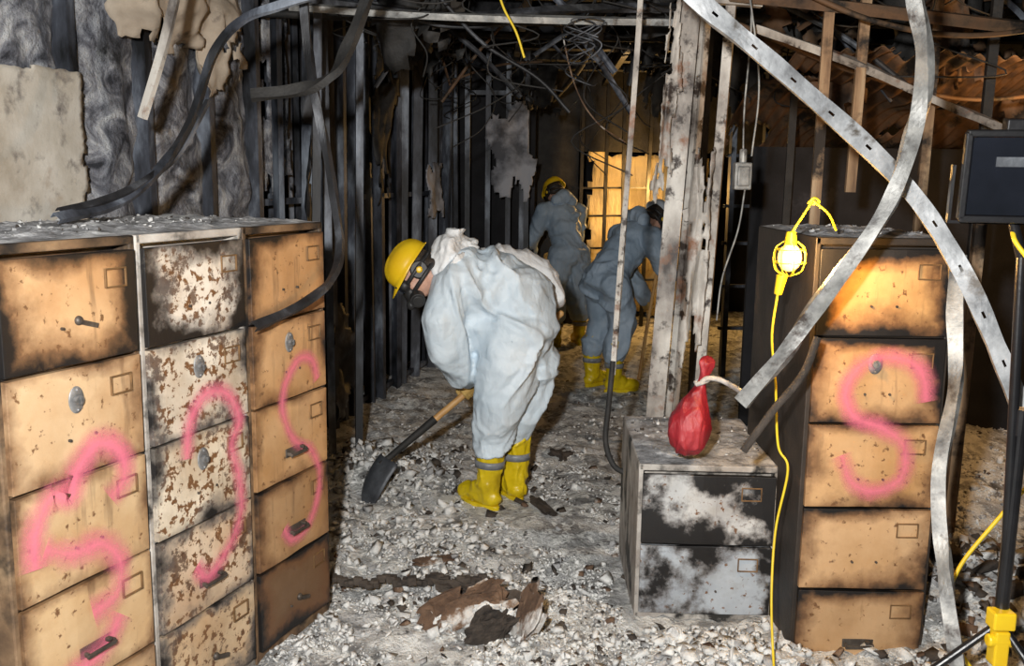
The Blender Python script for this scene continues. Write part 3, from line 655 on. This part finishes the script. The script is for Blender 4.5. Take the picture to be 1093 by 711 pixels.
# ------------------------------------------------------------------ red bag
bag = empty('red_bag')
bl = Blob(); bx,by = .615,3.13
bl.limb([(bx+.035,by,.93,.012),(bx+.03,by,.89,.022),(bx+.012,by,.83,.05),(bx,by,.765,.075),(bx-.005,by,.735,.072)])
bl.limb([(bx+.035,by,.93,.012),(bx+.045,by,.96,.018),(bx+.05,by,.985,.024)])
bl.build('sack', m_red, bag, .005, 3, .016, 14, fd=(1.6,1.6,.35))
tube('white_tie', [(bx+.03,by-.02,.925),(bx+.05,by-.025,.94),(bx+.09,by-.02,.935),(bx+.12,by-.06,.925),(bx+.12,by-.2,.935),(bx+.09,by-.42,.955)], .009, m_rag, bag)
tube('white_tie_loop', [(bx+.015,by-.01,.915),(bx+.035,by-.022,.925),(bx+.055,by-.005,.93),(bx+.035,by+.018,.925),(bx+.015,by+.01,.915)], .008, m_rag, bag)

# ------------------------------------------------------------------ caged hanging lamp
lamp = empty('caged_work_lamp'); lx,ly,lz = .85,2.88,1.375
bm = bmesh.new(); sph(bm,(lx,ly,lz-.005),(.036,.036,.043)); from_bm('bulb', bm, m_bulb, lamp)
bm = bmesh.new(); cyl(bm,(lx,ly,lz+.035),(lx,ly,lz+.075),.020,.014); cyl(bm,(lx-.02,ly,lz-.06),(lx-.03,ly,lz-.12),.017,.012); from_bm('socket', bm, m_yplas, lamp, bevel=.003)
cage=[]
for i in range(8):
    a=i*math.pi/4; cage.append([(lx+r*math.cos(a),ly+r*math.sin(a),lz+z) for r,z in ((.022,.045),(.045,.025),(.05,-.01),(.04,-.045),(.006,-.062))])
for z,r in ((.02,.047),(-.02,.05)): cage.append([(lx+r*math.cos(a*math.pi/6),ly+r*math.sin(a*math.pi/6),lz+z) for a in range(13)])
tube('cage', cage, .0016, m_ycable, lamp, 4)
tube('hanging_cord', [[(lx,ly,lz+.07),(lx+.03,ly,lz+.12),(lx+.06,ly,lz+.17)],[(lx+.06,ly,lz+.17),(lx+.11,ly,lz+.13),(lx+.15,ly+.04,lz+.08)],[(lx+.045,ly,lz+.16),(lx+.06,ly-.01,lz+.178),(lx+.08,ly,lz+.165),(lx+.06,ly+.01,lz+.158)]], .004, m_ycable, lamp)
tube('extension_cable', [(lx-.03,ly,lz-.11),(lx-.04,ly,lz-.25),(lx-.02,ly,lz-.4),(lx+.0,ly,lz-.6),(lx+.03,ly-.02,.70),(lx+.0,ly-.03,.5),(lx-.02,ly-.1,.3),(lx-.03,ly-.2,.13),(lx-.1,ly-.5,.12)], .004, m_ycable, lamp)

# ------------------------------------------------------------------ halogen floodlight on stand
fl = empty('floodlight_stand'); R = Matrix.Rotation(-.25,3,'Z')@Matrix.Rotation(.1,3,'X'); C = Vector((1.265,2.4,1.625))
def FB(bm, c, s): bbox(bm, C+R@(Vector(c)*1.2), Vector(s)*1.2, R)
bm = bmesh.new(); FB(bm,(0,0,0),(.20,.07,.16)); FB(bm,(0,.05,0),(.16,.05,.12))
for i in range(7): FB(bm,(-.075+i*.025,.085,0),(.006,.04,.13))
for (c,s) in (((0,-.042,.088),(.22,.025,.014)),((0,-.042,-.088),(.22,.025,.014)),((-.106,-.042,0),(.014,.025,.18)),((.106,-.042,0),(.014,.025,.18))): FB(bm,c,s)
FB(bm,(0,.01,.10),(.06,.05,.03)); 
from_bm('housing', bm, m_black, fl, bevel=.004)
bm = bmesh.new(); FB(bm,(0,-.038,0),(.195,.006,.16)); from_bm('lens', bm, m_glass, fl)
bm = bmesh.new(); FB(bm,(0,-.043,.03),(.10,.002,.02)); from_bm('inner_reflector', bm, m_blade, fl)
bm = bmesh.new()
for sx in (-1,1): FB(bm,(sx*.122,0,-.04),(.006,.025,.12))
FB(bm,(0,0,-.10),(.25,.025,.006)); cyl(bm,(1.27,2.4,1.51),(1.30,2.4,1.42),.013); cyl(bm,(1.30,2.4,1.44),(1.345,2.4,.55),.013); cyl(bm,(1.345,2.4,1.0),(1.345,2.4,.30),.018)
cyl(bm,(1.345,2.4,.95),(1.345,2.4,1.02),.024); cyl(bm,(1.345,2.4,.97),(1.39,2.38,.97),.008)
for a in (1.0,3.1,5.2):
    cyl(bm,(1.345,2.4,.42),(1.345+.42*math.cos(a),2.4+.42*math.sin(a),.06),.011); sph(bm,(1.345+.42*math.cos(a),2.4+.42*math.sin(a),.05),.02,seg=12)
from_bm('stand', bm, m_black, fl)
bm = bmesh.new(); bbox(bm,(1.335,2.38,.44),(.06,.05,.05)); bbox(bm,(1.335,2.38,.36),(.04,.045,.10)); cyl(bm,(1.30,2.375,.38),(1.37,2.375,.38),.018); from_bm('yellow_collar', bm, m_yplas, fl, bevel=.005)
tube('power_cable', [(1.28,2.42,1.50),(1.27,2.38,1.46),(1.31,2.36,1.40),(1.36,2.37,1.33),(1.42,2.38,1.2)], .006, m_ycable, fl)
tube('coiled_yellow_cable', [(1.5,2.6,.75),(1.42,2.62,.62),(1.33,2.62,.48),(1.30,2.6,.36),(1.36,2.55,.2),(1.5,2.5,.15)], .006, m_ycable)

# ------------------------------------------------------------------ people
def frame(fwd, up):
    f = Vector(fwd).normalized(); u = Vector(up); u = (u-f*u.dot(f)).normalized(); r = f.cross(u)
    return Matrix((r,f,u)).transposed()
def head(parent, c, fwd, up, helmet_mat, mask=True, hs=1.0):
    c = Vector(c); R = frame(fwd, up); L = lambda x,y,z: c+R@Vector((x,y,z))
    b = Blob()
    b.ell(L(0,0,.02),(.076,.096,.092),R); b.ell(L(0,.03,-.045),(.06,.066,.07),R); b.ell(L(0,.055,-.085),(.036,.036,.028),R)
    b.limb([(*L(0,.088,.0),.012),(*L(0,.108,-.03),.015)]); b.ell(L(0,.092,-.06),(.026,.012,.008),R); b.ell(L(0,.09,-.07),(.022,.012,.008),R)
    b.ell(L(0,.086,.022),(.055,.014,.01),R)
    for s in (-1,1): b.ell(L(s*.077,-.005,-.015),(.010,.02,.032),R); b.ell(L(s*.034,.07,-.03),(.02,.02,.02),R)
    b.limb([(*L(0,-.02,-.06),.052),(*L(0,-.035,-.15),.056)])
    b.build('head', m_skin, parent, .006, 2)
    bm = bmesh.new()
    for s in (-1,1): sph(bm, L(s*.032,.084,.004), .0115, seg=12)
    from_bm('eyes', bm, m_wplas, parent)
    b = Blob(); b.ell(L(0,-.022,.02),(.081,.088,.09),R); b.limb([(*L(-.05,-.06,-.04),.03),(*L(.05,-.06,-.04),.03)]); b.build('hair', m_hair, parent, .007, 2)
    bm = bmesh.new(); N=40; K=12; rows=[]
    for j in range(K+1):
        ph = j/K*math.pi/2; r=[]
        for i in range(N):
            a=2*math.pi*i/N; rr=math.cos(ph)**.8
            x=.104*rr*math.cos(a); y=.125*rr*math.sin(a)-.005; z=.040+.095*math.sin(ph)
            if abs(x)<.022 and j>1: z += .007
            r.append(bm.verts.new(L(x,y,z)))
        rows.append(r)
    brim=[]
    for i in range(N):
        a=2*math.pi*i/N; e=.010+(.040*max(0,math.sin(a))**2)
        brim.append(bm.verts.new(L((.104+e*.9)*math.cos(a),(.125+e)*math.sin(a)-.005,.032-.012*max(0,math.sin(a)))))
    allr=[brim]+rows
    for j in range(len(allr)-1):
        for i in range(N): f=bm.faces.new((allr[j][i],allr[j][(i+1)%N],allr[j+1][(i+1)%N],allr[j+1][i])); f.smooth=True
    bmesh.ops.remove_doubles(bm, verts=bm.verts, dist=.0005)
    o=from_bm('hard_hat', bm, helmet_mat, parent, smooth=True); s=o.modifiers.new('s','SOLIDIFY'); s.thickness=.004
    if mask:
        b=Blob(); b.ell(L(0,.10,-.055),(.05,.045,.055),R); b.limb([(*L(-.035,.09,.005),.030),(*L(.035,.09,.005),.030)])
        b.ell(L(0,.145,-.07),(.025,.028,.025),R); b.build('respirator', m_rubber, parent, .006, 2)
        bm=bmesh.new()
        for s in (-1,1): cyl(bm, L(s*.045,.10,-.07), L(s*.085,.12,-.085), .033,.036, 24); cyl(bm, L(s*.085,.12,-.085), L(s*.091,.123,-.088), .03,.026,24)
        from_bm('filter_cartridges', bm, m_rubber, parent, bevel=.003)
        st=[]
        for z in (.0,-.045):
            st.append([L(.087*math.cos(a),.1*math.sin(a),z) for a in [math.pi*(k/16*2) for k in range(17)]])
        tube('head_straps', st, .010, m_rubber, parent, 3)
        bm=bmesh.new()
        for s in (-1,1): cyl(bm, L(s*.078,-.005,-.01), L(s*.098,-.005,-.01), .020,.014,24)
        from_bm('ear_muffs', bm, m_yplas, parent, bevel=.006)
        bm=bmesh.new()
        for s in (-1,1): cyl(bm, L(s*.074,-.005,-.01), L(s*.090,-.005,-.01), .044,.040,24)
        from_bm('ear_cushions', bm, m_rubber, parent, bevel=.004)
        bm=bmesh.new(); bbox(bm, L(0,.122,.012),(.14,.008,.05),R); from_bm('goggles', bm, m_glass, parent, bevel=.006)
def hand(parent, name, c, axis, n, wrist, mat=None, r=.017):
    c=Vector(c); a=Vector(axis).normalized(); n=Vector(n); n=(n-a*n.dot(a)).normalized(); b=a.cross(n)
    R1=r+.0105; P=lambda ang,off,rr=R1: c+a*off+(n*math.cos(ang)+b*math.sin(ang))*rr
    B=Blob(); lens=(3.9,4.4,4.2,3.4)
    for i in range(4):
        off=-.033+i*.0215
        pts=[(*P(.55,off,R1+.012),.0115)]
        for k in range(1,7): pts.append((*P(.55+k/6*lens[i],off*(1-.03*k),R1),.0105-.0004*k))
        B.limb(pts)
        B.limb([(*P(.55,off,R1+.012),.012),(*P(-.5,off*.8,R1+.016),.014)])
    th=[(*P(-.7,-.025,R1+.014),.016),(*P(-1.2,-.045,R1+.008),.0135),(*P(-2.0,-.05,R1),.012),(*P(-2.9,-.045,R1),.010)]
    B.limb(th)
    w=Vector(wrist); pc=P(-.3,0,R1+.02)
    B.limb([(*pc,.03),(*pc.lerp(w,.5),.03),(*w,.032)])
    return B.build(name, mat or m_glove, parent, .004, 2)
def boot(parent, name, ank, fd, top, tilt=None):
    a=Vector(ank); f=Vector(fd); f.z=0; f.normalize(); t=Vector(top); B=Blob()
    B.limb([(*t,.077),(*a.lerp(t,.5),.068),(*(a+Vector((0,0,.02))),.062)])
    B.limb([(*(a-f*.03+Vector((0,0,-.045))),.045),(*(a+f*.08+Vector((0,0,-.045))),.05),(*(a+f*.15+Vector((0,0,-.05))),.05),(*(a+f*.18+Vector((0,0,-.055))),.042)])
    B.limb([(*(a+Vector((0,0,-.01))),.058),(*(a+f*.06+Vector((0,0,-.02))),.055)])
    o=B.build(name, m_yell, parent, .007, 2, .010, 12)
    bm=bmesh.new(); R=frame(f,(0,0,1)); c=a+f*.07; 
    prof=[]
    for k in range(28):
        an=2*math.pi*k/28; x=.052*math.cos(an)*(1 if math.sin(an)>0 else .85); y=.145*math.sin(an); prof.append((x,y))
    lo=[bm.verts.new(c+R@Vector((x,y,-.105))) for x,y in prof]; hi=[bm.verts.new(c+R@Vector((x*1.02,y*1.02,-.075))) for x,y in prof]
    bm.faces.new(lo[::-1]); bm.faces.new(hi)
    for k in range(28): bm.faces.new((lo[k],lo[(k+1)%28],hi[(k+1)%28],hi[k]))
    from_bm(name+'_sole', bm, m_yell, parent, bevel=.004)
    m=a.lerp(t,.42); d=(t-a).normalized(); bm=bmesh.new(); r=bmesh.ops.create_cone(bm, cap_ends=False, segments=32, radius1=.073, radius2=.075, depth=.035, matrix=Matrix.Translation(m)@d.to_track_quat('Z','Y').to_matrix().to_4x4())
    o=from_bm(name+'_band', bm, m_reflect, parent, smooth=True); s=o.modifiers.new('s','SOLIDIFY'); s.thickness=.004

w1 = empty('worker_in_coverall')
SB=Vector((-.80,4.42,.06)); SH=Vector((.25,4.80,.91)); SD=(SH-SB).normalized()
B=Blob()
B.ell((.05,4.47,.90),(.175,.20,.22)); B.ell((.0,4.46,1.0),(.2,.20,.20)); B.ell((-.10,4.46,1.07),(.2,.20,.205)); B.ell((-.20,4.46,1.08),(.19,.215,.20)); B.ell((-.26,4.46,1.06),(.15,.215,.18))
B.limb([(-.20,4.46,1.1,.16),(-.30,4.46,1.13,.10),(-.36,4.45,1.14,.07)])
B.ell((-.06,4.44,.90),(.2,.18,.19)); B.ell((-.15,4.46,.93),(.15,.17,.16))
B.limb([(.0,4.38,.86,.17),(-.02,4.36,.72,.16),(-.05,4.36,.57,.14),(-.075,4.38,.44,.112),(-.085,4.40,.36,.098)])
B.limb([(.065,4.53,.86,.165),(.07,4.53,.72,.155),(.06,4.52,.55,.135),(.035,4.53,.42,.108),(.02,4.54,.36,.095)])
B.limb([(-.27,4.33,1.08,.125),(-.325,4.29,.95,.105),(-.305,4.30,.80,.095),(-.24,4.40,.69,.08),(-.215,4.50,.63,.058)])
B.build('coverall', m_suit, w1, .010, 5, .034, 3.6, seed=2, fd=(1.3,1,.7))
B=Blob()
B.limb([(-.24,4.62,1.12,.11),(-.08,4.74,1.16,.105),(.08,4.79,1.14,.095),(.16,4.79,1.09,.085),(.215,4.79,1.01,.065)])
B.build('right_sleeve', m_suit2, w1, .010, 4, .026, 6, seed=4)
B=Blob(); B.limb([(-.32,4.34,1.17,.05),(-.30,4.36,1.25,.06),(-.275,4.42,1.335,.04)]); B.limb([(-.34,4.40,1.20,.05),(-.31,4.42,1.26,.065),(-.25,4.46,1.27,.07)]); B.limb([(-.34,4.52,1.19,.055),(-.28,4.48,1.28,.055)])
B.limb([(-.30,4.30,1.13,.05),(-.24,4.33,1.20,.05)])
B.build('hood', m_suit2, w1, .008, 3, .024, 8, seed=6)
head(w1, (-.455,4.38,1.165), (-.52,-.22,-.82), (-.82,-.02,.56), m_yplas)
boot(w1,'boot_left',(-.105,4.40,.10),(-.55,.62,0),(-.09,4.40,.41)); boot(w1,'boot_right',(.025,4.54,.10),(-.35,.7,0),(.03,4.54,.41))
hand(w1,'glove_left', SB.lerp(SH,.56), SD, (0,-.6,.8), (-.215,4.53,.61))
hand(w1,'glove_right', SB.lerp(SH,.93), -SD, (.2,-.3,1), (.215,4.79,1.0))
sv = empty('shovel'); bm=bmesh.new(); cyl(bm, SB.lerp(SH,.38), SH, .017,.0175,20); sph(bm, SH, .0185, seg=12); from_bm('handle', bm, m_ash_wood, sv)
bm=bmesh.new(); cyl(bm, SB.lerp(SH,.15), SB.lerp(SH,.40), .015,.021,20); from_bm('socket', bm, m_soot2, sv)
bm=bmesh.new(); bd=Vector((-.40,-.20,-.88)).normalized(); sx=Vector((.55,-.8,.0)); sx=(sx-bd*sx.dot(bd)).normalized(); sn=sx.cross(bd)
top=SB.lerp(SH,.17)+Vector((0,0,.02)); G=[]
for j in range(15):
    t=j/14; hw=.10*(1 if t<.45 else math.sqrt(max(0,1-((t-.45)/.56)**2))); hw=max(hw,.004) if t>0 else .09
    G.append([bm.verts.new(top+bd*(.27*t)+sx*hw*(i/5-1)+sn*(.03*(i/5-1)**2-.02*math.sin(t*3))) for i in range(11)])
for j in range(14):
    for i in range(10): bm.faces.new((G[j][i],G[j][i+1],G[j+1][i+1],G[j+1][i]))
o=from_bm('blade', bm, m_blade, sv, smooth=True); s=o.modifiers.new('s','SOLIDIFY'); s.thickness=.004

def worker(name, o, suit, hel, lean, heading, mask=True, armL=None, armR=None, crouch=0):
    w = empty(name); H=Vector((math.cos(heading),math.sin(heading),0)); S=Vector((H.y,-H.x,0)); o=Vector(o)
    L=lambda f,r,z: o+H*f+S*r+Vector((0,0,z))
    q=lambda p,r: (*p,r)
    B=Blob(); hz=.90-crouch; cl,sl=math.cos(lean),math.sin(lean)
    Tp=lambda d,r=0,u=0: L(d*sl+u*cl-.02, r, hz+d*cl-u*sl)
    for d,rx in ((0,.17),(.12,.165),(.25,.175),(.38,.18)):
        B.ell(Tp(d),(rx,rx,.16)); 
    B.limb([q(Tp(.42,-.13),.10),q(Tp(.42,.13),.10)]); B.limb([q(Tp(.40),.13),q(Tp(.52),.075)])
    for sd in (-1,1):
        B.limb([q(L(-.02,sd*.09,hz-.02),.135),q(L(.05+crouch*.6,sd*.12,.52),.115),q(L(-.02,sd*.13,.30),.095)])
    for sd,arm in ((-1,armL),(1,armR)):
        sh=Tp(.42,sd*.19); e,h=arm
        B.limb([q(sh,.095),q(L(*e),.075),q(L(*h),.055)])
        hd=L(*h); di=(L(*h)-L(*e)).normalized()
        hand(w,'glove_%s'%('left' if sd<0 else 'right'), hd+di*.07, S+Vector((0,0,.2)), -di, hd)
    B.build('coverall', suit, w, .013, 4, .028, 4, seed=o.x*3)
    B=Blob(); B.limb([q(Tp(.50,-.08,-.09),.06),q(Tp(.54,0,-.11),.075),q(Tp(.50,.08,-.09),.06)]); B.build('hood', suit, w, .01, 3, .012, 8)
    up=(Tp(1)-Tp(0)).normalized(); head(w, Tp(.66,0,.05), H*cl-Vector((0,0,1))*(sl+.25), up+H*.1, hel, mask)
    for sd in (-1,1):
        boot(w,'boot_%d'%(2 if sd>0 else 1), L(-.02,sd*.13,.10), H+S*sd*.25, L(-.02,sd*.13,.36))
    return w
worker('worker_in_coverall', (.53,9.0,0), m_suit_shade, m_yplas, .45, math.radians(115), True, ((.30,-.25,1.0),(.5,-.15,.85)), ((.30,.25,1.0),(.5,.12,.85)))
worker('worker_in_coverall', (.72,7.1,0), m_suit_shade, m_wplas, .78, math.radians(35), True, ((.42,-.22,.88),(.50,-.12,.66)), ((.44,.2,.88),(.52,.1,.66)), crouch=.03)
tube('shovel_pole', [(1.0,7.2,.05),(1.10,7.4,.6),(1.22,7.6,1.15)], .014, m_ash_wood)

# ------------------------------------------------------------------ lights
def light(name, typ, loc, e, col=(1,1,1), size=.1, target=None, **kw):
    l=bpy.data.lights.new(name,typ); l.energy=e; l.color=col
    if typ=='AREA': l.shape='DISK'; l.size=size
    elif typ in('POINT','SPOT'): l.shadow_soft_size=size
    for k,v in kw.items(): setattr(l,k,v)
    o=bpy.data.objects.new(name,l); o.location=loc; link(o)
    if target is not None: o.rotation_euler=(Vector(target)-Vector(loc)).to_track_quat('-Z','Y').to_euler()
    return o
light('camera_flash','AREA',(-.24,-.05,1.86),172,(1,.985,.955),.10,(-.15,5,1.15))
light('lamp_glow','POINT',(lx+.02,ly-.11,lz+.01),17,(1,.55,.16),.03)
bm = bmesh.new(); sph(bm,(1.5,9.3,1.83),.05); cyl(bm,(1.5,9.3,1.87),(1.5,9.3,1.93),.02); hb=from_bm('hanging_bulb', bm, m_bulb)
tube('bulb_cord', [(1.5,9.3,1.93),(1.48,9.3,2.3),(1.5,9.3,2.7)], .006, m_ycable)
light('bulb_glow','POINT',(1.42,10.0,1.5),66,(1,.55,.16),.08)
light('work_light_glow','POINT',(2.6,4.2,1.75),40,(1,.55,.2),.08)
light('passage_glow','POINT',(.9,8.2,2.3),4,(1,.7,.4),.1)
w=bpy.data.worlds.new('World'); SC.world=w; w.use_nodes=True
w.node_tree.nodes['Background'].inputs[0].default_value=(.6,.57,.55,1); w.node_tree.nodes['Background'].inputs[1].default_value=.02
# ------------------------------------------------------------------ camera
cam=bpy.data.cameras.new('Camera'); cam.sensor_width=36; cam.lens=36*1000/1093; cam.clip_start=.05
co=bpy.data.objects.new('Camera',cam); link(co)
pitch=math.radians(9.4); roll=math.radians(.8)
co.matrix_world=Matrix.Translation((0,0,1.6))@Matrix.Rotation(math.pi/2-pitch,4,'X')@Matrix.Rotation(roll,4,'Z')
SC.camera=co
SC.view_settings.view_transform='Standard'; SC.view_settings.look='None'
